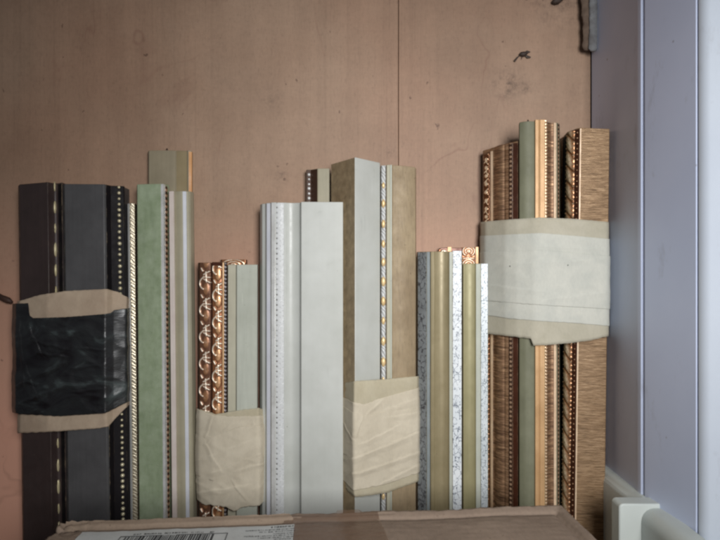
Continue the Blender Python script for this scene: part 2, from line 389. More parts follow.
class Moulding:
    def __init__(s, label, umid, kmid, roll=0.0, name='picture_frame_rail'):
        x, y = X(umid, kmid)
        s.roll = roll
        s.base = Vector((x, y, 0))
        s.root = thing(name, label, 'moulding', (x - math.sin(roll) * 0.284, y, 0), GROUP)
        s.root.rotation_euler = (0, roll, 0)
    def loc(s, u, k):
        p = X(u, k); return (p[0] - s.base.x, p[1] - s.base.y)
    def body(s, pts, ztop, mat, back=2, inset=2.0, name='body', slant=0.0, z0=0.0, bevel=0.0005):
        """extruded profile; top cut may slant a little"""
        pl = [s.loc(*p) for p in pts]
        yb = WALL - back / 1000.0 - s.base.y
        poly = pl + [(pl[-1][0] - inset / 1000, yb), (pl[0][0] + inset / 1000, yb)]
        bm = bmesh.new(); rings = []
        zs = [z0, z0 + 0.10, z0 + 0.22, ztop]
        for z in zs:
            rings.append([bm.verts.new((x, y, z + (slant * x if z == ztop else 0))) for x, y in poly])
        n = len(poly)
        for a, b in zip(rings, rings[1:]):
            for i in range(n):
                bm.faces.new((a[i], a[(i + 1) % n], b[(i + 1) % n], b[i]))
        bm.faces.new(rings[0][::-1]); f = bm.faces.new(rings[-1]); f.material_index = 1
        me = finish(bm, name, 30)
        o = link(name, me, [mat, M['raw']], s.root)
        add_bevel(o, bevel)
        return o
    def strip(s, name, pts, z0, z1, mat, thick=2.5, proud=0.4, bevel=0.0003):
        """a band with a look of its own lying on the body"""
        pl = [s.loc(u, k + proud) for u, k in pts]
        bk = [(x, y + (thick + proud) / 1000) for x, y in reversed(pl)]
        poly = pl + bk
        bm = bmesh.new()
        a = [bm.verts.new((x, y, z0)) for x, y in poly]; b = [bm.verts.new((x, y, z1)) for x, y in poly]
        n = len(poly)
        for i in range(n): bm.faces.new((a[i], a[(i + 1) % n], b[(i + 1) % n], b[i]))
        bm.faces.new(a[::-1]); bm.faces.new(b)
        o = link(name, finish(bm, name, 35), mat, s.root); add_bevel(o, bevel)
        return o
    def relief(s, name, p0, p1, z0, z1, mat, hfun, amp=1.5, nx=14, step=0.0007, bulge=0.0, proud=0.6):
        """carved band: real displaced geometry, depth stored per vertex"""
        a = np.array(s.loc(p0[0], p0[1] + proud)); b = np.array(s.loc(p1[0], p1[1] + proud))
        w = np.linalg.norm(b - a); t = (b - a) / w
        nrm = np.array((t[1], -t[0]))
        if nrm[1] > 0: nrm = -nrm
        nz = max(4, int((z1 - z0) / step))
        sx = np.linspace(0, 1, nx); sz = np.linspace(z0, z1, nz)
        SX, SZ = np.meshgrid(sx, sz)
        jit = 0.0
        H = np.clip(hfun(SX * w * 1000, SZ * 1000, w * 1000), 0, 1)
        D = (H * amp + bulge * np.sin(np.pi * SX)) / 1000
        D[:, 0] = -0.003; D[:, -1] = -0.003
        D[0, :] = np.minimum(D[0, :], 0.0003); D[-1, :] = np.minimum(D[-1, :], 0.0008)
        PX = a[0] + t[0] * SX * w + nrm[0] * D; PY = a[1] + t[1] * SX * w + nrm[1] * D
        V = np.stack([PX, PY, SZ], -1).reshape(-1, 3)
        idx = np.arange(nx * nz).reshape(nz, nx)
        fa = np.stack([idx[:-1, :-1], idx[:-1, 1:], idx[1:, 1:], idx[1:, :-1]], -1).reshape(-1, 4)
        me = bpy.data.meshes.new(name); me.from_pydata(V.tolist(), [], fa.tolist())
        at = me.attributes.new('depth', 'FLOAT', 'POINT'); at.data.foreach_set('value', H.reshape(-1).astype(np.float32))
        me.polygons.foreach_set('use_smooth', [True] * len(me.polygons)); me.update()
        return link(name, me, mat, s.root)
    def beads(s, name, u, k, z0, z1, pitch, r, mat, stretch=1.0, jitter=0.15, squash=1.0, skip=0.0):
        x, y = s.loc(u, k)
        bm = bmesh.new(); z = z0 + pitch / 2
        while z < z1:
            if random.random() >= skip:
                rr = r * (1 + random.uniform(-jitter, jitter))
                g = bmesh.ops.create_uvsphere(bm, u_segments=10, v_segments=7, radius=rr)
                for v in g['verts']:
                    v.co.x *= squash; v.co.z *= stretch
                    v.co += Vector((x + random.uniform(-1, 1) * r * jitter * .6, y, z))
            z += pitch * (1 + random.uniform(-jitter, jitter) * 0.35)
        return link(name, finish(bm, name, 80), mat, s.root)

# carving functions: height 0..1 from x (mm across), z (mm along), w (width mm)
def strokes(lines, period, width=0.7, boss=()):
    segs = []
    for pl in lines:
        for (x0, z0), (x1, z1) in zip(pl, pl[1:]): segs.append((x0, z0, x1, z1))
    def f(x, z, w):
        row = np.floor(z / period)
        zz = z - row * period
        wob = 0.35 * np.sin(row * 12.9898) ; xx = x / w + wob * 0.06
        h = np.zeros_like(x)
        for (cx, cz, rx, rz, a) in boss:
            for off in (-period, 0, period):
                q = ((xx - cx) * w / rx) ** 2 + ((zz + off - cz) / rz) ** 2
                h = np.maximum(h, a * np.sqrt(np.clip(1 - q, 0, 1)))
        for x0, z0, x1, z1 in segs:
            for off in (-period, 0, period):
                ax, az = x0 * w, z0 - off; bx, bz = x1 * w, z1 - off
                dx, dz = bx - ax, bz - az; L = dx * dx + dz * dz + 1e-9
                tt = np.clip(((xx * w - ax) * dx + (zz - az) * dz) / L, 0, 1)
                d = np.hypot(xx * w - ax - tt * dx, zz - az - tt * dz)
                h = np.maximum(h, np.clip(1.15 - (d / width) ** 2, 0, 1))
        return h
    return f
def curl(cx, cz, r, a0, a1, n=9, sx=0.09):
    return [(cx + r * sx * math.cos(math.radians(a0 + (a1 - a0) * i / n)), cz + r * math.sin(math.radians(a0 + (a1 - a0) * i / n))) for i in range(n + 1)]
leaf = strokes([[(0.42, 20), (0.9, 23.5)], [(0.38, 17.5), (0.92, 17.0)], [(0.45, 15), (0.93, 11.5)], [(0.62, 23), (0.66, 12)],
                curl(0.55, 10.5, 6.5, 115, 250, 9, 0.075), [(0.2, 27), (0.34, 24)]], 29, 1.0,
               boss=((0.6, 4.5, 3.6, 6.8, 0.5), (0.25, 25.5, 1.0, 1.3, 0.9)))
def rope(pitch, slope, sharp=1.0):
    def f(x, z, w):
        ph = (z + x * slope) / pitch * 2 * math.pi
        return (0.5 + 0.5 * np.sin(ph)) ** sharp * np.sin(np.pi * np.clip(x / w, 0, 1)) ** 0.5
    return f
def acanthus(x, z, w):
    p = 16.5
    ph = (z + x * 0.9) / p; cell = np.floor(ph); fr = ph - cell
    var = 0.85 + 0.15 * np.sin(cell * 7.31)
    lump = np.sin(np.pi * np.clip(fr / 0.92, 0, 1)) ** 0.6 * var
    lobes = np.abs(np.sin((fr * 3.0 + 0.25 * np.sin(x * 1.3 + cell)) * np.pi)) ** 0.6
    vein = np.abs(np.sin((x / w * 2.0 + fr * 0.6) * np.pi)) ** 0.5
    edge = np.clip(np.sin(np.pi * np.clip(x / w, 0, 1)), 0, 1) ** 0.5
    grain = 0.06 * np.sin(x * 9.1 + z * 5.3) * np.sin(z * 7.7 - x * 3.1)
    h = edge * (0.22 + 0.78 * lump ** 0.7 * (0.45 + 0.30 * lobes + 0.25 * vein)) + grain * edge
    bz = (z % 4.6) - 2.3
    for c in (0.06, 0.94):
        h = np.maximum(h, 0.7 * np.sqrt(np.clip(1 - ((x - c * w) ** 2 + bz ** 2) / 1.1, 0, 1)))
    return np.clip(h, 0, 1)
def beadcols(cols, pitch, r, extra=None):
    def f(x, z, w):
        h = np.zeros_like(x)
        for c, ph in cols:
            zz = (z + ph) % pitch - pitch / 2
            h = np.maximum(h, np.sqrt(np.clip(1 - (((x - c * w) ** 2 + zz ** 2) / r ** 2), 0, 1)))
        if extra is not None: h = np.maximum(h, extra(x, z, w))
        return h
    return f
scroll = strokes([curl(0.5, 6, 5.6, -60, 240, 14, 0.075), curl(0.5, 6, 3.3, -60, 240, 12, 0.075), curl(0.5, 6, 1.2, 0, 360, 8, 0.075),
                  [(0.1, 12.5), (0.45, 13.6), (0.9, 12.5)]], 15, 0.75)
def zig(pitch):
    def f(x, z, w):
        return np.clip(0.5 + 0.5 * np.sin(z / pitch * 6.283 + 2.2 * np.sin(x / w * 3.14)), 0, 1)
    return f

# ================================================================== SETTING
def quad_slab(name, x0, x1, y0, y1, z0, z1, mat, parent=None, bevel=0.0):
    bm = bmesh.new(); bmesh.ops.create_cube(bm, size=1)
    for v in bm.verts:
        v.co = Vector((x0 if v.co.x < 0 else x1, y0 if v.co.y < 0 else y1, z0 if v.co.z < 0 else z1))
    o = link(name, finish(bm, name, 30), mat, parent)
    if bevel: add_bevel(o, bevel)
    return o
floor = structure(quad_slab('floor', -0.9, 0.262, -0.4, 0.66, -0.03, 0.0, M['floor']), 'brown floor along the foot of the plywood, under the mouldings and box', 'floor')
backing = structure(quad_slab('wall', -0.9, 0.31, 0.632, 0.66, -0.03, 0.9, M['gap']), 'pinkish brown plywood wall with one vertical seam, behind the mouldings', 'wall')
xs = X(398.5, 0)[0]
quad_slab('plywood_panel', -0.9, xs - 0.0003, WALL, 0.631, 0.0005, 0.9, M['ply'], backing, 0.0006)
quad_slab('plywood_panel', xs + 0.0003, 0.2631, WALL + 0.0006, 0.6314, 0.0005, 0.9, M['ply'], backing, 0.0006)

def vertical(name, plan, z0, z1, mat, parent=None, close=True, bevel=0.0008):
    bm = bmesh.new()
    a = [bm.verts.new((x, y, z0)) for x, y in plan]; b = [bm.verts.new((x, y, z1)) for x, y in plan]
    n = len(plan)
    for i in range(n): bm.faces.new((a[i], a[(i + 1) % n], b[(i + 1) % n], b[i]))
    bm.faces.new(a[::-1]); bm.faces.new(b)
    o = link(name, finish(bm, name, 30), mat, parent)
    if bevel: add_bevel(o, bevel)
    return o
RW = 0.2635
side = structure(vertical('side_wall', [(RW, 0.6195), (RW, 0.5185), (RW - 0.0006, 0.5165), (RW - 0.0010, 0.5135), (RW - 0.0008, 0.5085), (RW + 0.0018, 0.5070),
         (RW + 0.0018, 0.5050), (RW, 0.5040), (RW + 0.0092, 0.441), (RW + 0.03, 0.441), (RW + 0.03, 0.6195)], -0.02, 0.9, M['pvc']), 'lilac white plastic side wall with a thin vertical bead, at right', 'wall')
fe = [(RW + 0.0096 + 0.011 * (1 - math.cos(math.radians(a_))) , 0.4404 - 0.011 * math.sin(math.radians(a_))) for a_ in range(4, 60, 5)]
vertical('frame_edge', fe + [(fe[-1][0] + 0.020, fe[-1][1] - 0.0145), (fe[-1][0] + 0.020, 0.20), (RW + 0.06, 0.20), (RW + 0.06, 0.4404)], -0.02, 0.9, M['pvc_bright'], side)

# skirting along the side wall, two lengths and a joint cap
def extrude_y(name, prof, y0, y1, mat, parent=None, bevel=0.0006):
    bm = bmesh.new()
    a = [bm.verts.new((x, y0, z)) for x, z in prof]; b = [bm.verts.new((x, y1, z)) for x, z in prof]
    n = len(prof)
    for i in range(n): bm.faces.new((a[i], a[(i + 1) % n], b[(i + 1) % n], b[i]))
    bm.faces.new(a[::-1]); bm.faces.new(b)
    o = link(name, finish(bm, name, 30), mat, parent); add_bevel(o, bevel)
    return o
W_ = RW
sk = thing('skirting_board', 'white plastic skirting running along the foot of the side wall', 'skirting', (W_, 0.5, 0))
def skp(t, h, r=0.006):
    pts = [(0.008, 0.001), (0.008, h)]
    for i in range(6):
        a = math.radians(90 * i / 5)
        pts.append((-t + r - r * math.sin(a), h - r + r * math.cos(a)))
    pts += [(-t, 0.001)]
    return pts
sl = [(0.004, 0.001), (0.004, 0.1055), (-0.002, 0.1055), (-0.006, 0.104), (-0.0100, 0.100), (-0.0112, 0.096), (-0.0112, 0.001)]
extrude_y('skirting_length', sl, 0.002, 0.119, M['skirt'], sk)
extrude_y('skirting_length', skp(0.0135, 0.1035, 0.012), -0.30, -0.0165, M['skirt'], sk)
extrude_y('joint_cap', skp(0.0330, 0.1070, 0.004), -0.0165, -0.001, M['skirt'], sk, 0.0012)

# ================================================================== MOULDINGS
# --- dark pair
m = Moulding('dark brown moulding with a row of gilt dashes in its cove, far left', 40, 30, -0.0125)
zt = Z(183, 38)
m.body([(19.5, 26), (21, 34)] + [(46, 40), (49, 41.5)] + arc(51.5, 38, 63.5, 35, -5, 6), zt, M['dark_brown'], slant=0.03)
m.strip('cove_band', arc(51.5, 37.6, 63, 34.6, -5, 6), 0.001, zt - 0.0006, M['dark_cove'], 2, 0.3)
m.beads('gilt_dash_row', 56.2, 32.4, 0.0, zt - 0.002, 0.0233, 0.0019, M['dash_gold'], stretch=3.6, jitter=0.22, squash=0.6)
m = Moulding('slate grey moulding with a row of ivory beads along its right edge', 95, 30, -0.0125)
zt = Z(184, 40)
m.body([(64, 34), (66, 40.5), (105, 40.5), (107.5, 38), (112, 31), (125, 27), (126.5, 18)], zt, M['slate'], slant=-0.02)
m.strip('dark_edge_band', [(107.3, 38.2), (112, 31), (125, 27)], 0.001, zt - 0.0006, M['dark_cove'], 2, 0.4)
m.beads('bead_row', 120.3, 29.6, 0.0, zt - 0.001, 0.0060, 0.0018, M['bead_ivory'], jitter=0.22, skip=0.03)

m = Moulding('thin silver and gold rope moulding left of the green one', 132.5, 20, -0.010)
zt = Z(203, 22)
m.body([(127.8, 12), (128.2, 20), (131, 22), (136, 20), (136.6, 12)], zt, M['copper_dark'], back=1, inset=0.3)
m.strip('silver_edge', [(128.3, 20.5), (130.2, 22.5)], 0.001, zt - 0.0005, M['silver'], 2, 0.6)
m.relief('rope_carving', (130.2, 22), (136.2, 20), 0.001, zt - 0.0005, M['rel_rope'], lambda x, z, w: np.clip(0.25 + 0.6 * rope(3.6, 0.8)(x, z + 0.5 * np.sin(z * 0.9), w) + 0.22 * np.sin(x * 5.1 + z * 3.7) * np.sin(z * 2.3 - x * 2.0), 0, 1), 0.7, 11, 0.0005)

m = Moulding('flat sage green moulding with a silver right edge', 152, 26, -0.007)
zt = Z(184, 31)
m.body([(137.5, 22), (138, 31), (161.5, 32.5), (164, 31), (168.6, 24)], zt, M['green'], back=16, inset=1, slant=0.01)
m.strip('silver_edge', [(161.6, 32.8), (164.4, 33.2), (165.0, 31)], 0.001, zt - 0.0005, M['silver'], 3, 0.5)
m.relief('brown_carving', (165.3, 28.5), (168.6, 23.5), 0.001, zt - 0.002, M['rel_brown'], zig(6.0), 0.9, 7, 0.001)

m = Moulding('grey cream coved moulding with a pinkish white lip, right of the green one', 183, 24, -0.010)
zt = Z(191, 30)
m.body([(169.3, 22), (170.0, 31), (174.6, 32)] + arc(175.2, 28.5, 189.5, 27.5, 2.5, 8) + [(191, 28), (194.5, 20), (195, 17)], zt, M['cream_grey'], back=16, inset=0.6)
m.strip('white_lip', [(170.0, 31.2), (174.4, 32.2)], 0.001, zt - 0.0004, M['pinkwhite'], 3, 0.5)
m.strip('inner_line', [(183.6, 30.1), (187.2, 29.5)], 0.001, zt - 0.0004, M['white_blue'], 2, 0.35)

m = Moulding('tall beige moulding with an orange bare wood edge, standing behind the green one', 170, 9, 0.0)
zt = Z(150.5, 12)
m.body([(147.8, 5), (148.3, 10)] + arc(149, 12, 174.5, 13, 0.6, 4) + [(176, 11.5), (186.5, 11), (188, 12.5), (191.8, 11), (192.2, 4)], zt, M['beige'], back=0.6, inset=0.2)
m.strip('olive_step', [(176.2, 11.6), (186.8, 11.2)], 0.001, zt - 0.0006, M['olive'], 1.5, 0.4)
m.strip('bare_wood_edge', [(188.6, 12.3), (191.8, 11.2)], 0.001, zt - 0.0012, M['orange'], 2, 0.4)
m.beads('pin', 167, 7.5, zt + 0.0005, zt + 0.002, 0.002, 0.0011, M['pin'], stretch=2.0)

# --- short copper and cream bundle
m = Moulding('short copper moulding with gilt leaf carving, outermost left of the cream bundle', 205, 28, 0.001)
zt = Z(262.5, 30)
m.body([(198, 18), (199.5, 28), (211.0, 30), (211.5, 20)], zt, M['copper_dark'], back=16, inset=0.5)
m.relief('leaf_carving', (199.3, 28), (210.8, 30), 0.001, zt - 0.0004, M['rel_copper_shade'], leaf, 1.7, 24, 0.0006, 1.0)
m = Moulding('short copper moulding with gilt leaf carving, next to the cream stepped one', 218, 30, 0.001)
zt = Z(262, 34)
m.body([(211.8, 20), (212.2, 33.5), (223.5, 34), (227.0, 31), (227.2, 20)], zt, M['copper_dark'], back=16, inset=0.5)
off = 13.0
m.relief('leaf_carving', (212.2, 34), (222.4, 34), 0.001, zt - 0.004, M['rel_copper'], lambda x, z, w: leaf(x, z + off, w), 1.8, 24, 0.0006, 1.0)
m.strip('copper_edge', [(222.4, 34.6), (224.0, 34.0)], 0.001, zt - 0.0004, M['gold_line'], 2, 0.7)
m.relief('dark_silver_carving', (224.0, 33.5), (227.0, 31), 0.001, zt - 0.001, M['rel_darksilver'], zig(4.3), 0.8, 6, 0.0008)
m = Moulding('short pale cream stepped moulding inside the copper bundle', 242, 30, 0.001)
zt = Z(264.5, 37)
m.body([(227.6, 25), (228.0, 31), (236.0, 31.5), (236.8, 37.5), (257.3, 37.5), (257.8, 24)], zt, M['cream'], back=16, inset=1.0)
m.strip('side_step', [(228.0, 31.2), (235.8, 31.6)], 0.001, zt - 0.0004, M['cream_side'], 2, 0.3)
m = Moulding('copper moulding hidden behind the cream stepped one, only its carved tip showing', 233, 10, 0.001)
zt = Z(259.5, 13)
m.body([(220.5, 6), (221, 12), (246.5, 13), (247, 6)], zt, M['copper_dark'], back=1, inset=0.5)
m.relief('scroll_carving', (221, 12), (246.5, 13), zt - 0.06, zt - 0.0003, M['rel_copper'], scroll, 1.8, 30, 0.0006)

# --- big white one
m = Moulding('broad cool white moulding with a silver beaded ridge, widest of the row', 302, 40, 0.0)
zt = Z(202, 50)
m.body([(260.0, 25), (262.2, 33), (265.6, 35), (266.4, 40), (270.4, 41.5), (271.2, 46), (275.5, 47), (276.5, 45.5), (283.6, 45.0)] + arc(284.6, 46, 300.4, 45.5, -3.0, 8) +
       [(301.2, 52.5), (343.0, 52.5), (343.4, 26)], zt, M['white'], back=24, inset=1.0, slant=-0.006)
m.strip('bluish_step', [(266.6, 40.3), (270.4, 41.6)], 0.001, zt - 0.0004, M['white_blue'], 2, 0.3)
m.strip('silver_ridge', [(271.3, 46.3), (275.3, 47.2)], 0.001, zt - 0.0003, M['silver'], 3, 0.5)
curls = strokes([curl(0.72, 9, 3.6, -70, 160, 8, 0.10), [(0.55, 14), (0.85, 19)]], 27, 0.6)
def dotted(x, z, w):
    h = 0.72 + 0.10 * np.sin(x * 2.9 + z * 1.7) * np.sin(z * 2.3 - x * 1.1) + 0.22 * curls(x, z, w)
    for c, ph, r, dep in ((0.14, 0, 1.0, 0.95), (0.50, 2.6, 0.8, 0.30), (0.86, 1.0, 0.8, 0.35)):
        zz = z + ph; cell = np.floor(zz / 5.4); d = np.hypot((x - c * w) * 1.1, (zz - cell * 5.4 - 2.7))
        h = h - dep * (0.75 + 0.25 * np.sin(cell * 5.7)) * np.clip(1.25 - d / r, 0, 1)
    return h
m.relief('bead_carving', (275.6, 46.0), (284.2, 45.2), 0.001, zt - 0.0004, M['rel_silver'], dotted, 0.8, 24, 0.0005, 0.5)
m = Moulding('narrow cream moulding with dark beads, peeking out behind the broad white one', 318, 12, 0.0)
zt = Z(168.5, 19)
m.body([(306.0, 8), (306.4, 13), (311, 13), (317.8, 19.5), (329.5, 20), (330, 8)], zt, M['cream_grey'], back=1, inset=0.5)
m.strip('dark_side', [(306.4, 13.2), (311.0, 13.2), (317.4, 19.3)], 0.001, zt - 0.0004, M['rel_brown'], 2, 0.25)
m.beads('bead_row', 309, 14, 0.0, zt - 0.001, 0.0052, 0.0016, M['silver'], jitter=0.25)

# --- bronze and white bundle
m = Moulding('tall ridged moulding, aged bronze on the left slope and grey white on the right', 355, 40, 0.0)
zt = Z(157, 65)
m.body([(331.0, 27), (355.2, 64.5), (380.0, 36), (380.2, 26)], zt, M['white'], back=24.5, inset=0.6, bevel=0.0007)
m.strip('bronze_slope', [(331.2, 27.3), (354.6, 63.7)], 0.001, zt - 0.0003, M['bronze_dark'], 3, 0.5)
m = Moulding('tall matt bronze moulding with white lip and silver rope dotted with gilt knobs', 398, 30, 0.0)
zt = Z(165.5, 36)
m.body([(380.4, 26), (380.8, 31), (385.6, 32), (386.6, 37), (391.8, 38)] + arc(392.6, 37, 415.5, 31, 2.0, 8) + [(416.2, 24)], zt, M['bronze'], back=3, inset=1.2, slant=-0.05)
m.relief('silver_rope', (380.8, 31.5), (386.0, 32.5), 0.001, zt + 0.0005, M['rel_silver'], lambda x, z, w: np.clip(0.3 + 0.55 * rope(4.6, 1.2)(x, z + 0.7 * np.sin(z * 0.6), w) + 0.2 * np.sin(x * 4.1 + z * 2.9) * np.sin(z * 3.3), 0, 1), 0.9, 12, 0.0005, 0.8)
m.beads('gilt_knob_row', 383.4, 33.6, 0.0, zt, 0.0206, 0.0021, M['knob_gold'], stretch=2.1, jitter=0.24)
m.strip('cream_lip', [(386.8, 37.2), (390.4, 37.9)], 0.001, zt + 0.0003, M['cream_side'], 2.5, 0.4)
m.strip('white_line', [(390.4, 38.3), (391.9, 38.4)], 0.001, zt + 0.0003, M['cream'], 2.5, 0.7)

# --- crackle pair
m = Moulding('sand gold coved moulding with white crackle edge, left and taller of the two', 440, 28, 0.0)
zt = Z(251.5, 34)
m.body([(416.8, 19), (417.6, 25), (426.6, 32), (430.0, 33), (430.8, 36), (434.2, 36.8)] + arc(434.8, 35.5, 448.2, 35.5, -2.0, 7) + [(449.2, 37), (452.8, 37.6), (461.6, 37.2), (462.2, 26)], zt, M['sand'], back=16, inset=1.0)
m.strip('shaded_crackle_band', [(417.8, 25.3), (426.4, 32.1)], 0.001, zt - 0.0004, M['crk_dark'], 2.5, 0.4)
m.strip('blue_grey_line', [(426.8, 32.4), (430.0, 33.4)], 0.001, zt - 0.0004, M['bluegrey'], 2.0, 0.4)
m.strip('white_line', [(449.4, 37.3), (452.4, 37.8)], 0.001, zt - 0.0004, M['cream'], 2.0, 0.35)
m.strip('white_crackle_band', [(452.8, 37.9), (461.6, 37.5)], 0.001, zt + 0.0006, M['crk_light'], 2.5, 0.6)
m = Moulding('sand gold coved moulding with finely crackled white edge, right and shorter of the two', 476, 26, 0.0)
zt = Z(263.5, 29)
m.body([(462.8, 22), (463.0, 28)] + arc(463.4, 29, 475.0, 29, -1.5, 5) + [(475.8, 30), (480.8, 29.2), (488.0, 30.5), (488.4, 22)], zt, M['sand_green'], back=16, inset=2.0)
m.strip('white_cove', [(476.0, 30.2), (480.6, 29.5)], 0.001, zt - 0.0004, M['cream'], 2.0, 0.35)
m.strip('white_crackle_band', [(481.0, 29.6), (487.8, 30.8)], 0.001, zt - 0.0002, M['crk_fine'], 2.5, 0.6)
m = Moulding('copper moulding with carved scrolls, its tip showing behind the crackle pair', 460, 9, 0.0)
zt = Z(246.8, 13)
m.body([(439.5, 5), (440, 11), (478.5, 12.5), (479, 5)], zt - 0.001, M['copper_dark'], back=1, inset=0.5)
m.relief('scroll_carving', (461.5, 12), (475.5, 12.4), zt - 0.06, zt - 0.0006, M['rel_copper'], scroll, 2.2, 26, 0.0006)
m.strip('copper_edge', [(475.6, 12.4), (478.5, 12.5)], 0.001, zt, M['gold_line'], 2, 1.2)
m.strip('copper_edge', [(447.5, 11.6), (451.5, 11.7)], 0.001, zt, M['gold_line'], 2, 1.0)
m.relief('leaf_tip_carving', (438.5, 11), (447, 11.6), zt - 0.05, zt - 0.003, M['rel_copper'], leaf, 1.8, 18, 0.0006)

# --- gold trio
m = Moulding('dark copper gold moulding with beaded sides, shortest of the gold bundle', 500, 30, 0.0)
zt = Z(142, 50)
m.body([(482.8, 13), (483.4, 16), (489.5, 23), (491.5, 26), (493.5, 28.5)] + arc(494.2, 28.8, 504.6, 40.0, 2.6, 8) + [(505.5, 41), (507, 42), (513.5, 48), (518.0, 50), (518.4, 20)], zt, M['hatch_red'], back=2, inset=5, slant=0.10)
m.relief('left_carving', (483.6, 16.5), (489.5, 23), 0.001, zt - 0.0065, M['rel_gold'], beadcols([(0.5, 0)], 9.0, 2.6, strokes([[(0.2, 4), (0.8, 8)], [(0.8, 2), (0.4, 6)]], 11, 0.7)), 1.6, 12, 0.0006)
m.strip('gilt_line', [(490.6, 25), (493.0, 27.8)], 0.001, zt - 0.0045, M['pale_gilt'], 2, 0.7)
m.strip('tan_line', [(505.6, 41), (508.4, 43.6)], 0.001, zt - 0.0006, M['hatch_gold'], 2, 0.6)
m.relief('bead_carving', (508.6, 43.6), (512.8, 47.2), 0.001, zt - 0.0006, M['rel_brown'], beadcols([(0.5, 0)], 4.8, 1.7), 0.6, 11, 0.0005)
m.strip('dark_side', [(513.2, 47.6), (517.8, 49.8)], 0.001, zt - 0.0006, M['copper_dark'], 2, 0.4)

m = Moulding('grey green moulding with pale gold line and combed edge, tallest of the gold bundle', 538, 44, 0.0)
zt = Z(121.5, 57)
m.body([(518.8, 48)] + arc(519.4, 54, 534.5, 58, 2.2, 7) + [(535.2, 60), (545.0, 60), (546.0, 57)] + arc(546.6, 56, 557, 53, -1.6, 6) + [(559.6, 48), (559.8, 20)], zt, M['sage_grey'], back=30, inset=5.6)
m.strip('pale_gold_line', [(535.3, 60.2), (538.6, 60.2), (539.4, 59.4), (540.2, 60.2), (545.0, 60.2)], 0.001, zt + 0.001, M['gold_line'], 3, 0.5)
m.relief('gilt_tooth_line', (545.4, 59), (547.4, 56.8), 0.001, zt + 0.0006, M['rel_pale'], zig(3.4), 0.35, 6, 0.0006)
m.strip('combed_gold_band', arc(547.4, 55.8, 553.8, 54.0, -1.3, 6), 0.001, zt - 0.0005, M['hatch_red'], 2, 0.5)
m.strip('gilt_line', [(553.8, 53.9), (555.0, 54.3), (556.5, 53.4)], 0.001, zt - 0.0005, M['pale_gilt'], 2.5, 0.6)  # pale strip paints the highlight along the cove's edge
m.relief('bead_carving', (556.6, 52.5), (559.6, 48.5), 0.001, zt - 0.001, M['rel_brown'], beadcols([(0.5, 0)], 4.2, 1.6), 0.7, 9, 0.0005)
m.beads('pin', 528, 50, zt, zt + 0.003, 0.003, 0.0009, M['pin'], stretch=2.6)

m = Moulding('broad combed bronze moulding with acanthus carving on its left side, beside the white wall', 588, 36, 0.013)
zt = Z(128.5, 56)
m.body([(561.4, 20), (565.0, 38), (572.6, 50), (573.4, 52), (578.0, 56.5), (607.3, 56.5), (607.6, 22)], zt, M['hatch'], back=2, inset=0.6, slant=-0.03)
m.strip('dark_side', [(561.5, 20.5), (564.8, 37.5)], 0.001, zt - 0.002, M['dark_cove'], 2, 0.5)  # near-black strip: shade of the gap beside it put into the colour
m.relief('acanthus_carving', (565.0, 38), (572.8, 50.4), 0.001, zt - 0.0007, M['rel_gold'], acanthus, 2.6, 22, 0.0006, 1.0)
m.strip('copper_band', [(573.2, 51.8), (577.4, 55.9)], 0.001, zt - 0.0004, M['copper_dark'], 2, 0.4)
m.beads('dot_row', 575.2, 54.4, 0.0, zt - 0.001, 0.0056, 0.0009, M['hatch_gold'], jitter=0.1)
m.strip('gilt_line', [(577.8, 56.6), (579.2, 56.9)], 0.001, zt - 0.0003, M['pale_gilt'], 2, 0.4)

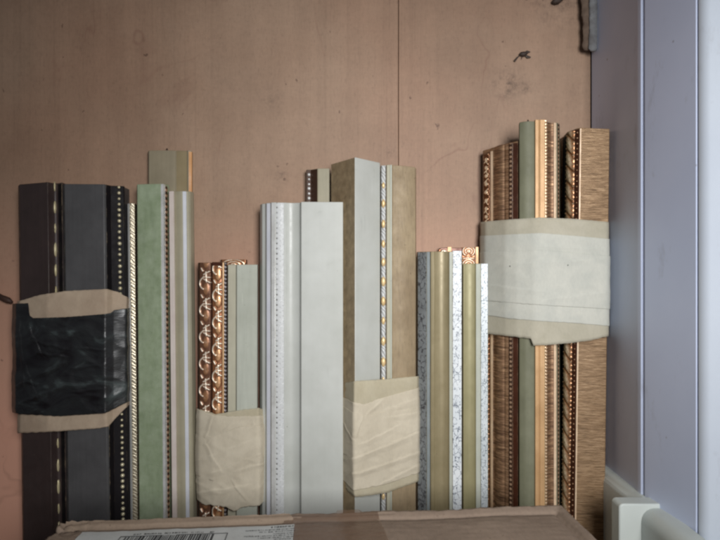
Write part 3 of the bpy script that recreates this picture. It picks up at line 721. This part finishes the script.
# ================================================================== WRAPS
def interp(tab, u):
    us = [t[0] for t in tab]; vs = [t[1] for t in tab]
    return float(np.interp(u, us, vs))
def band(name, path, top, bot, mat, parent, off=0.8, amp=0.6, nv=44, nu=150, diag=0.5, seed=0, puff=0.0, smooth=3, fine=55, rag=0.0, solid=0.25, creases=()):
    """sheet wound round the bundle: follows the plan path, edges at surveyed heights, real creases"""
    P = []
    for (u0, k0), (u1, k1) in zip(path, path[1:]):
        n = max(2, int(math.hypot(u1 - u0, k1 - k0) / 0.7))
        for i in range(n): P.append((u0 + (u1 - u0) * i / n, k0 + (k1 - k0) * i / n))
    P.append(path[-1]); P = np.array(P)
    for _ in range(smooth):
        Q = P.copy(); Q[1:-1] = (P[:-2] + 2 * P[1:-1] + P[2:]) / 4; P = Q
    pts = [(*X(u, k), u, k) for u, k in P]
    base = parent.location
    N = len(pts); verts = []; 
    nor = []
    for i in range(N):
        a = pts[max(0, i - 1)]; b = pts[min(N - 1, i + 1)]
        tx, ty = b[0] - a[0], b[1] - a[1]; L = math.hypot(tx, ty) or 1
        nx, ny = ty / L, -tx / L
        nor.append((nx, ny))
    for j in range(nv + 1):
        t = j / nv
        for i, (x, y, u, k) in enumerate(pts):
            zb = Z(interp(bot, u), k); ztp = Z(interp(top, u), k)
            if rag:
                zb += rag / 1000 * mnoise.noise(Vector((u * 0.23, 3.1, seed))) ; ztp += rag * 0.6 / 1000 * mnoise.noise(Vector((u * 0.3, 9.1, seed)))
            z = zb + (ztp - zb) * t
            q = Vector((u * 0.001 * fine + z * fine * diag, seed * 3.7, z * fine * 1.6 - u * 0.001 * fine * diag))
            h = mnoise.noise(q) * 0.5
            r = 1 - abs(mnoise.noise(q * 1.3 + Vector((5, 2, 1)))) * 2.2
            h += max(0, r - 0.25) * 0.8
            h += mnoise.noise(q * 3.1) * 0.18
            vv = 270 - (z - EYE) * F / (WALL - k / 1000)
            cr = 0.0
            for (cu0, cv0, cu1, cv1, dep, wid) in creases:
                ex_, ey_ = cu1 - cu0, cv1 - cv0; L_ = math.hypot(ex_, ey_)
                al = ((u - cu0) * ex_ + (vv - cv0) * ey_) / L_
                sd = ((u - cu0) * ey_ - (vv - cv0) * ex_) / L_ + 1.2 * mnoise.noise(Vector((al * 0.12, seed * 1.3, dep)))
                fade = max(0.0, min(1.0, min(al / 9 + 0.4, (L_ - al) / 9 + 0.4)))
                # a pressed fold: sharp on one side, a soft ramp on the other
                w1 = wid * (0.16 if sd > 0 else 0.8)
                cr += dep * fade * max(0.0, 1 - abs(sd) / w1)
            d = (off + amp * h + cr + puff * math.sin(math.pi * min(1, max(0, t))) ** 0.5 * math.sin(math.pi * i / (N - 1)) ** 0.4) / 1000
            nx, ny = nor[i]
            verts.append((x + nx * d - base.x, y + ny * d - base.y, z - base.z))
    faces = [(j * N + i, j * N + i + 1, (j + 1) * N + i + 1, (j + 1) * N + i) for j in range(nv) for i in range(N - 1)]
    me = bpy.data.meshes.new(name); me.from_pydata(verts, [], faces)
    me.polygons.foreach_set('use_smooth', [True] * len(me.polygons)); me.update()
    o = link(name, me, mat, parent)
    if solid:
        s = o.modifiers.new('sheet', 'SOLIDIFY'); s.thickness = solid / 1000; s.offset = 0
    return o

# dark pair: tan paper tape under black film
path = [(30, 4), (18.3, 30), (21, 36), (48, 43.5), (66, 43), (106, 43), (112, 36), (126, 30), (128.2, 20), (127.5, 4)]
w = thing('paper_tape_wrap', 'tan paper tape wound round the dark moulding pair, showing above and below the black film', 'tape', (X(72, 20)[0], X(72, 20)[1], 0.2))
band('tape_band', path, [(17, 302), (40, 295), (66, 291), (106, 289), (118, 292), (128, 298)], [(17, 320), (128, 316)], M['tape_tan'], w, 0.9, 0.5, 12, seed=1, diag=0.2, rag=0.6)
band('tape_band', path, [(17, 408), (100, 410), (112, 408), (128, 396)], [(17, 433), (60, 431), (100, 428), (108, 426), (128, 405)], M['tape_tan'], w, 0.9, 0.5, 12, seed=2, diag=0.2, rag=0.6)
w = thing('black_film_wrap', 'glossy black plastic film wrapped round the dark moulding pair over the tan tape', 'film wrap', (X(70, 20)[0], X(70, 20)[1], 0.2))
pathf = [(29, 4), (13, 30), (17, 40), (46, 47), (66, 46.5), (105, 46.5), (113, 40), (126, 33.5), (129, 22), (128.5, 4)]
band('film_sheet', pathf, [(10, 304), (29, 303), (30.5, 315.5), (34, 318), (66, 317), (104, 314), (110, 313), (114, 310), (129, 308)],
     [(10, 411), (20, 414), (60, 416), (105, 413), (115, 408), (129, 401)], M['film'], w, 0.8, 1.1, 120, seed=3, diag=-0.55, fine=26, rag=0.5, creases=[(18, 385, 64, 362, 1.4, 6), (22, 402, 66, 384, 1.2, 5), (28, 322, 44, 356, 1.2, 5), (34, 340, 66, 348, 1.0, 4), (38, 352, 66, 356, 1.0, 4), (24, 360, 40, 400, 0.9, 5), (70, 346, 104, 350, 0.5, 4), (70, 368, 104, 364, 0.5, 4), (72, 392, 104, 388, 0.5, 4), (20, 318, 26, 390, 1.0, 4)])

# copper and cream bundle
path = [(202, 17), (197.5, 26), (201, 33), (214, 38), (240, 40), (258, 40), (262.5, 33), (263.5, 17)]
w = thing('masking_paper_wrap', 'puffy cream masking paper wound round the short copper and cream bundle', 'paper wrap', (X(230, 25)[0], X(230, 25)[1], 0.12))
band('paper_layer', path, [(196, 408), (206, 411), (216, 414), (240, 410), (258, 408), (264, 409)], [(196, 440), (264, 440)], M['tape_cream_thin'], w, 0.5, 0.5, 16, seed=4, rag=1.0)
band('paper_sheet', path, [(196, 408), (204, 411), (214, 414.5), (228, 416), (258, 415.5), (264, 414)], [(196, 497), (203, 504), (213, 505), (226, 506), (234, 511), (242, 507), (258, 505), (264, 501)],
     M['tape_cream'], w, 1.0, 0.75, 120, seed=5, puff=1.5, diag=0.35, fine=34, rag=1.6, smooth=5, creases=[(198, 478, 262, 452, 1.0, 7), (200, 447, 232, 424, 0.8, 6), (214, 416, 206, 440, 0.7, 4), (206, 440, 222, 470, 0.7, 5), (236, 470, 264, 462, 0.8, 5), (198, 492, 250, 484, 0.9, 6), (226, 432, 258, 424, 0.6, 6), (246, 500, 232, 480, 0.7, 4), (254, 420, 262, 470, 0.6, 5)])

band('paper_layer', path, [(196, 432), (214, 436), (240, 426), (264, 424)], [(196, 474), (214, 480), (240, 466), (264, 458)], M['tape_cream'], w, 2.2, 0.5, 60, seed=15, rag=1.2, puff=1.0, diag=0.4, fine=34, smooth=5, creases=[(200, 460, 250, 440, 0.7, 6), (206, 440, 222, 470, 0.6, 5)])
# bronze and white bundle
path = [(342.6, 26.5), (343.0, 44), (354.6, 68), (362, 64), (392, 45), (410, 38), (416.8, 33), (418.6, 24), (418, 5)]
w = thing('masking_paper_wrap', 'creased cream masking paper wound round the bronze and white bundle', 'paper wrap', (X(380, 30)[0], X(380, 30)[1], 0.14))
band('paper_layer', path, [(342, 383), (355, 381), (386, 379), (412, 376.5), (419, 376)], [(342, 485), (349, 492), (356, 497), (385, 493), (419, 481)], M['tape_cream_thin'], w, 0.5, 0.35, 40, seed=6, rag=0.6, diag=0.3)
band('paper_sheet', path, [(342, 396), (354, 402), (364, 404), (380, 398), (419, 387)], [(342, 478), (354, 490), (385, 484), (419, 472)], M['tape_cream'], w, 1.1, 0.6, 120, seed=7, diag=-0.55, fine=34, rag=1.0, puff=0.5, creases=[(343, 462, 418, 432, 1.1, 7), (350, 475, 418, 452, 1.0, 6), (356, 446, 400, 424, 0.8, 6), (355, 403, 366, 414, 0.8, 4), (366, 414, 382, 399, 0.8, 4), (362, 416, 354, 440, 0.9, 5), (380, 484, 418, 464, 0.8, 5), (343, 420, 356, 442, 0.8, 5), (384, 410, 418, 398, 0.5, 8)])

band('paper_layer', path, [(342, 404), (354, 412), (364, 416), (380, 412), (419, 408)], [(342, 452), (355, 458), (385, 446), (419, 428)], M['tape_cream'], w, 1.75, 0.35, 60, seed=17, rag=0.8, diag=-0.5, fine=34, creases=[(356, 446, 400, 424, 0.7, 6), (384, 418, 418, 412, 0.5, 6)])
# gold bundle
path = [(481.0, 5), (481.2, 15), (486, 27), (506, 49), (517, 57), (534, 65), (541, 66), (560, 64.5), (606, 62), (608.3, 58), (608.0, 46)]
w = thing('masking_paper_wrap', 'wide smooth white masking paper wound round the gold bundle beside the wall', 'paper wrap', (X(545, 30)[0], X(545, 30)[1], 0.26))
band('paper_layer', path, [(481, 222), (510, 219.5), (540, 217.5), (575, 219), (608, 222)], [(481, 333), (500, 335), (531, 338.5), (533.5, 345.5), (545, 345), (570, 343), (592, 340), (608, 336)], M['tape_white_thin'], w, 0.5, 0.25, 40, seed=8, smooth=14, diag=0.1, rag=0.5, fine=30)
band('paper_sheet', path, [(481, 236), (510, 234.5), (540, 233), (575, 236), (608, 239)], [(481, 314), (510, 318.5), (540, 321), (575, 323), (608, 326)], M['tape_white'], w, 1.2, 0.45, 110, seed=9, smooth=14, diag=0.12, fine=26, rag=0.4, creases=[(484, 284, 548, 292, 0.6, 8), (500, 262, 590, 256, 0.5, 9), (540, 300, 606, 290, 0.5, 7), (545, 246, 604, 250, 0.4, 6), (484, 306, 540, 296, 0.45, 6), (492, 268, 520, 280, 0.5, 5)])

band('paper_layer', path, [(481, 252), (540, 250), (608, 256)], [(481, 300), (515, 303), (540, 305), (608, 309)], M['tape_white'], w, 1.75, 0.4, 60, seed=19, smooth=14, diag=0.12, fine=26, rag=0.5, creases=[(484, 284, 548, 292, 0.5, 7), (540, 300, 606, 292, 0.4, 6), (500, 264, 590, 260, 0.35, 7)])
for (u, v, r) in ((605, 259, 1.1), (594, 270, 0.8), (588, 281, 0.8), (567, 282, 0.6), (562, 303, 0.9), (602, 322, 1.1), (585, 320, 0.5), (548, 268, 0.5)):
    kk = 64.6 - (u - 541) / 65 * 2.6; p = X(u, kk)
    bmf = bmesh.new()
    g = bmesh.ops.create_uvsphere(bmf, u_segments=8, v_segments=6, radius=r / 1000)
    for vtx in g['verts']:
        vtx.co.y *= 0.35; vtx.co.x *= random.uniform(0.6, 1.2)
        vtx.co += Vector((p[0], p[1], Z(v, kk))) - w.location
    link('dirt_speck', finish(bmf, 'dirt_speck', 80), M['pin'], w)

# ================================================================== CARTON
zb = EYE - 0.2
P1 = Vector((0.174, 0.467)); P2 = Vector((-0.238, 0.435))
ex = (P1 - P2).normalized(); ey = Vector((-ex.y, ex.x))
mid = (P1 + P2) / 2; half = (P1 - P2).length / 2
box = thing('cardboard_box', 'brown cardboard box with shipping label and clear tape, in front of the mouldings', 'cardboard box', (mid.x, mid.y, 0))
box.rotation_euler = (0, 0, math.atan2(ex.y, ex.x))
def bl(px, py, z=zb):       # survey reading on the lid plane -> box coordinates
    d = (EYE - z) * F / (py - 270.0); p = Vector(((px - 360) / F * d, d)) - mid
    return (p.dot(ex), p.dot(ey))
DEP = 0.30
quad_slab('body', -half + 0.003, half - 0.003, -DEP + 0.003, -0.003, 0.001, zb - 0.006, M['carton'], box, 0.003)
# lid: sheet with a rolled rim, a sag and dents
bm = bmesh.new(); NX, NY = 220, 110
grid = []
for j in range(NY + 1):
    row = []
    tj = (j / NY) ** 1.8
    y = -DEP * tj
    for i in range(NX + 1):
        x = -half + 2 * half * i / NX
        de = min(-y, half - x, )
        z = zb - 0.0042
        rim = max(0, 1 - abs(de - 0.0050) / 0.0062)
        z += 0.0042 * (rim ** 0.5 if rim > 0 else 0)
        z += -0.0016 * math.exp(-((de - 0.0118) / 0.0008) ** 2)
        if de > 0.0115: z += 0.0022 * (1 - math.exp(-(de - 0.0115) / 0.004))
        if de < 0.0015: z -= 0.002
        if x < 0.06 and de == -y:
            z -= 0.0010 * math.exp(-((de - 0.0062 - 0.0006 * math.sin(x * 40)) / 0.0007) ** 2) + 0.0008 * math.exp(-((de - 0.0030) / 0.0006) ** 2)
        nn = mnoise.noise(Vector((x * 22, y * 30, 1.7))); z += 0.0011 * nn
        z += 0.0003 * mnoise.noise(Vector((x * 120, y * 160, 4.2))) + 0.0002 * mnoise.noise(Vector((x * 420, y * 420, 7.2)))
        yy = y
        if j < 8: yy += 0.0018 * mnoise.noise(Vector((x * 26, 0.3, 8.8))) + 0.0009 * mnoise.noise(Vector((x * 210, 0.3, 2.8)))
        if j < 12: z += 0.0007 * mnoise.noise(Vector((x * 240, y * 500, 5.5)))
        # crushed left corner
        c = math.exp(-(((x + half) / 0.022) ** 2 + (y / 0.02) ** 2))
        z += c * (0.004 * mnoise.noise(Vector((x * 300, y * 300, 0.5))) - 0.001)
        row.append(bm.verts.new((x, yy, z)))
    grid.append(row)
for j in range(NY):
    for i in range(NX):
        bm.faces.new((grid[j][i], grid[j + 1][i], grid[j + 1][i + 1], grid[j][i + 1]))
# turned-down edges
def skirt(vs):
    low = [bm.verts.new((v.co.x, v.co.y, zb - 0.012)) for v in vs]
    for a, b, c, d in zip(vs, vs[1:], low[1:], low): bm.faces.new((a, b, c, d))
skirt(grid[0]); skirt([r[-1] for r in grid]); skirt([r[0] for r in grid])
for f in bm.faces: f.smooth = True
bmesh.ops.recalc_face_normals(bm, faces=bm.faces)
me = bpy.data.meshes.new('lid'); bm.to_mesh(me); bm.free()
lid = link('lid', me, M['carton'], box)
from mathutils.bvhtree import BVHTree
tree = BVHTree.FromPolygons([v.co.copy() for v in me.vertices], [tuple(p.vertices) for p in me.polygons])
def lidz(x, y, up):
    h = tree.ray_cast(Vector((x, y, 1)), Vector((0, 0, -1)))
    return (h[0].z if h[0] is not None else zb) + up
def drape(name, quad, mat, up, parent, nx=40, ny=16, flat=0.0):
    """sheet lying on the lid; quad = back-left, back-right, front-right, front-left in box coordinates"""
    V = []; a, b, c, d = [Vector(q) for q in quad]
    for j in range(ny + 1):
        for i in range(nx + 1):
            s, t = i / nx, j / ny
            p = (a * (1 - s) + b * s) * (1 - t) + (d * (1 - s) + c * s) * t
            V.append((p.x, p.y, lidz(p.x, p.y, up)))
    Fc = [(j * (nx + 1) + i, (j + 1) * (nx + 1) + i, (j + 1) * (nx + 1) + i + 1, j * (nx + 1) + i + 1) for j in range(ny) for i in range(nx)]
    me = bpy.data.meshes.new(name); me.from_pydata(V, [], Fc)
    me.polygons.foreach_set('use_smooth', [True] * len(Fc)); me.update()
    return link(name, me, mat, parent)
# separate flap on the left half, a board thickness above: its layered edge
fa = bl(66, 522.5); fb = bl(290, 513.8)
drape('flap', [(fa[0], -0.0042), (fb[0], -0.0042), (fb[0] + 0.004, -0.0125), (fa[0] + 0.002, -0.0125)], M['carton_edge'], 0.0012, box, 80, 6)
ta = bl(284, 516); tb = bl(392, 512)
drape('packing_tape', [(ta[0], -0.0005), (tb[0] - 0.012, -0.0005), (tb[0] + 0.008, -DEP * 0.97), (ta[0] + 0.012, -DEP * 0.97)], M['tape'], 0.0006, box, 30, 60)
# label
la = bl(82, 530.5); lb = bl(294.5, 522.3)
yl = (la[1] + lb[1]) / 2
lw = lb[0] - la[0]
lab = drape('shipping_label', [(la[0], yl), (lb[0], yl), (lb[0], yl - 0.11), (la[0], yl - 0.11)], M['label'], 0.0010, box, 50, 30)
def prints(name, rects, up=0.0014):
    V = []; Fc = []
    for (x0, x1, y0, y1) in rects:
        b = len(V); n = 4 if (y1 - y0) > 0.01 else 1
        for j in range(n + 1):
            y = y0 + (y1 - y0) * j / n
            V.append((x0, y, lidz(x0, y, up))); V.append((x1, y, lidz(x1, y, up)))
        for j in range(n):
            Fc.append((b + 2 * j, b + 2 * j + 1, b + 2 * j + 3, b + 2 * j + 2))
    me = bpy.data.meshes.new(name); me.from_pydata(V, [], Fc); me.update()
    return link(name, me, M['ink'], lab)
ba = bl(121, 535); bb = bl(228, 532)
y0 = ba[1] * 0.5 + bb[1] * 0.5
bars = []; x = ba[0] + 0.004
rb = random.Random(5)
while x < bb[0] - 0.010:
    wd = rb.choice([0.0006, 0.0006, 0.0011, 0.0017]); bars.append((x, x + wd, y0 - 0.030, y0 - 0.0016)); x += wd + rb.choice([0.0006, 0.0008, 0.0013])
prints('barcode', bars)
fr = 0.0006
prints('barcode_frame', [(ba[0], bb[0], y0 - fr * 1.5, y0), (ba[0], ba[0] + fr, y0 - 0.034, y0), (bb[0] - fr, bb[0], y0 - 0.034, y0)], 0.0015)
def textline(x0, x1, y, h, seed, gap=0.25):
    r = random.Random(seed); out = []; x = x0
    while x < x1:
        cw = h * r.uniform(0.35, 0.75)
        if r.random() > gap * 0.7:
            # broken little glyph: two stems and a bar
            out.append((x, x + cw * 0.28, y - h, y))
            if r.random() > 0.3: out.append((x + cw * 0.3, x + cw * 0.75, y - h * r.choice([0.2, 0.6, 1.0]), y - h * r.choice([0.2, 0.6, 1.0]) + h * 0.22))
            if r.random() > 0.45: out.append((x + cw * 0.78, x + cw, y - h, y))
        x += cw * 1.25
    return [(a, b, min(c, d), max(c, d)) for a, b, c, d in out]
t = textline(bl(134, 533)[0], bl(214, 530)[0], y0 + 0.0034, 0.0022, 1)
t += textline(bl(97, 538)[0], bl(110, 537)[0], y0 - 0.0065, 0.0024, 2, 0)
t += textline(bl(271, 527)[0], bl(293, 526)[0], yl - 0.0026, 0.0026, 3, 0.3)
for q in range(14):
    t += textline(bl(246 + 14 * ((q * 7) % 3), 528)[0], bl(294, 528)[0], yl - 0.0075 - 0.0032 * q, 0.0015, 10 + q, 0.2)
prints('small_print', t, 0.0014)

# ================================================================== SMALL THINGS ON THE WALL
def blob_tube(name, pts, radii, mat, parent, seg=10, rough=0.0, flat=1.0, seed=0):
    bm = bmesh.new(); rings = []
    for i, (p, r) in enumerate(zip(pts, radii)):
        p = Vector(p); t = (Vector(pts[min(i + 1, len(pts) - 1)]) - Vector(pts[max(i - 1, 0)])).normalized()
        a = t.cross(Vector((0, 1, 0.01))).normalized(); b = t.cross(a).normalized()
        ring = []
        for q in range(seg):
            an = 2 * math.pi * q / seg
            rr = r * (1 + rough * mnoise.noise(Vector((math.cos(an) * 2, math.sin(an) * 2, i * 0.7 + seed))))
            ring.append(bm.verts.new(p + a * math.cos(an) * rr + b * math.sin(an) * rr * flat))
        rings.append(ring)
    for a, b in zip(rings, rings[1:]):
        for q in range(seg): bm.faces.new((a[q], a[(q + 1) % seg], b[(q + 1) % seg], b[q]))
    bm.faces.new(rings[0][::-1]); bm.faces.new(rings[-1])
    return link(name, finish(bm, name, 80), mat, parent)

# dried insect
ix, iz = X(522, 0)[0], Z(56, 0)
ins = thing('dried_insect', 'small black dried insect stuck on the plywood above the gold mouldings', 'insect', (ix, WALL - 0.002, iz))
blob_tube('body', [(-0.004, 0, 0.0005), (-0.002, 0, 0.001), (0.001, -0.0003, 0.0015), (0.004, 0, 0.002), (0.006, 0, 0.0025)], [0.0006, 0.0022, 0.0027, 0.0022, 0.0006], M['insect'], ins, 9, 0.4)
blob_tube('wing', [(0.002, 0, 0.003), (0.005, 0, 0.0042), (0.009, 0.0005, 0.004)], [0.0006, 0.0013, 0.0005], M['insect'], ins, 8, 0.3, 0.3)
blob_tube('wing', [(0.003, 0, 0.0), (0.006, 0, -0.0018), (0.0095, 0.0005, -0.002)], [0.0006, 0.0014, 0.0007], M['insect'], ins, 8, 0.3, 0.3)
blob_tube('leg', [(-0.003, 0, 0.0), (-0.006, 0.0, -0.0025), (-0.009, 0.001, -0.0065)], [0.0005, 0.0009, 0.0013], M['insect'], ins, 7, 0.3)
blob_tube('leg', [(0.0, 0, -0.001), (-0.001, 0.0005, -0.004)], [0.0004, 0.0003], M['insect'], ins, 6)

# hanging cloth strip in the corner
hx = X(590, 12)
cl = thing('cloth_strip', 'frayed dusty grey cloth strip hanging in the top right corner by the wall', 'cloth', (hx[0], hx[1], Z(52, 12)))
n = 60; pts = []; rad = []
for i in range(n + 1):
    t = i / n; z = t * 0.16
    pts.append((0.0008 * math.sin(t * 7) + 0.0024, -0.002, z)); rad.append(0.0050 * min(1, (t * 14) ** 0.5 + 0.45) * (1 + 0.05 * math.sin(t * 31)))
blob_tube('strip', pts, rad, M['cloth'], cl, 20, 0.25, 0.6, 2)
pts2 = [(-0.0040 + 0.0010 * math.sin(i * 0.21), 0.001, 0.002 + 0.16 * i / n) for i in range(n + 1)]
blob_tube('brown_fold', pts2, [0.0046 * min(1, (i / n * 12) ** 0.5 + 0.4) * (1 + 0.10 * math.sin(i * 0.9)) for i in range(n + 1)], M['cloth_brown'], cl, 16, 0.35, 0.5, 5)

# dark stub at the top and a dark twig at the left
bx_, bz_ = X(556, 5)[0], Z(1, 5)
st = blob_tube('dirt_lump', [(-0.004, 0, -0.0005), (-0.001, -0.001, 0), (0.003, 0, 0.001), (0.006, 0, 0.004), (0.010, 0, 0.010)], [0.0012, 0.003, 0.0034, 0.0034, 0.003], M['insect'], None, 10, 0.5)
st.location = (bx_, WALL - 0.003, bz_); st['label'] = 'dark dirt lump on the plywood at the very top edge of the photo'; st['category'] = 'dirt'
tx, tz = X(7, 4)[0], Z(299, 4)
tw = thing('twig', 'short dark brown twig end poking in beside the black film at the left edge', 'twig', (tx, X(7, 4)[1], tz))
blob_tube('stem', [(-0.03, 0.002, 0.010), (-0.012, 0.001, 0.0045), (-0.004, 0, 0.001), (0.002, -0.001, -0.0015), (0.0065, -0.001, -0.0038)], [0.0022, 0.0028, 0.0034, 0.0036, 0.0016], M['pin'], tw, 10, 0.35)
blob_tube('side_shoot', [(-0.006, 0, 0.001), (-0.008, -0.001, 0.006)], [0.0012, 0.0006], M['pin'], tw, 7, 0.3)

# ================================================================== LIGHT, CAMERA
w_ = bpy.data.worlds.new('World'); scene.world = w_; w_.use_nodes = True
nt = w_.node_tree; bg = nt.nodes['Background']
tcw = nt.nodes.new('ShaderNodeTexCoord'); sp = nt.nodes.new('ShaderNodeSeparateXYZ'); nt.links.new(tcw.outputs['Generated'], sp.inputs[0])
rp = nt.nodes.new('ShaderNodeValToRGB'); nt.links.new(sp.outputs['Z'], rp.inputs['Fac'])
mp = nt.nodes.new('ShaderNodeMapRange'); mp.inputs['From Min'].default_value = -1; nt.links.new(sp.outputs['Z'], mp.inputs['Value']); nt.links.new(mp.outputs[0], rp.inputs['Fac'])
rp.color_ramp.elements[0].position = 0.25; rp.color_ramp.elements[0].color = (0.16, 0.10, 0.08, 1)
rp.color_ramp.elements[1].position = 0.75; rp.color_ramp.elements[1].color = (0.42, 0.45, 0.50, 1)
dt = nt.nodes.new('ShaderNodeVectorMath'); dt.operation = 'DOT_PRODUCT'; nt.links.new(tcw.outputs['Generated'], dt.inputs[0])
dt.inputs[1].default_value = (-0.80, -0.60, 0.0)
mr = nt.nodes.new('ShaderNodeMapRange'); mr.inputs['From Min'].default_value = 0.1; mr.inputs['From Max'].default_value = 1.0; nt.links.new(dt.outputs['Value'], mr.inputs['Value'])
mxw = nt.nodes.new('ShaderNodeMix'); mxw.data_type = 'RGBA'; nt.links.new(mr.outputs[0], mxw.inputs[0]); nt.links.new(rp.outputs['Color'], mxw.inputs[6]); mxw.inputs[7].default_value = (0.85, 0.92, 1.02, 1)
nt.links.new(mxw.outputs[2], bg.inputs['Color']); bg.inputs['Strength'].default_value = 0.085

def area(name, loc, target, sx, sy, power, col):
    l = bpy.data.lights.new(name, 'AREA'); l.shape = 'RECTANGLE'; l.size = sx; l.size_y = sy; l.energy = power; l.color = col
    o = bpy.data.objects.new(name, l); COL.objects.link(o); o.location = loc
    o.rotation_euler = (Vector(target) - Vector(loc)).to_track_quat('-Z', 'Y').to_euler()
    return o
kl = area('window_light', (0.20, -0.27, 0.46), (0.05, 0.62, 0.27), 0.26, 0.34, 2.0, (1.0, 1.0, 1.0))
kl.data.spread = math.radians(86)

cam = bpy.data.cameras.new('camera'); co = bpy.data.objects.new('camera', cam); COL.objects.link(co)
co.location = (0, 0, EYE); co.rotation_euler = (math.radians(90), 0, 0)
cam.sensor_width = 36; cam.lens = 36 * F / 720; cam.clip_start = 0.01; cam.clip_end = 50
scene.camera = co
scene.view_settings.view_transform = 'Standard'; scene.view_settings.look = 'None'
scene.view_settings.exposure = 0; scene.view_settings.gamma = 1
scene.render.engine = 'CYCLES'
scene.cycles.max_bounces = 8; scene.cycles.transparent_max_bounces = 12
scene.cycles.filter_width = 2.4
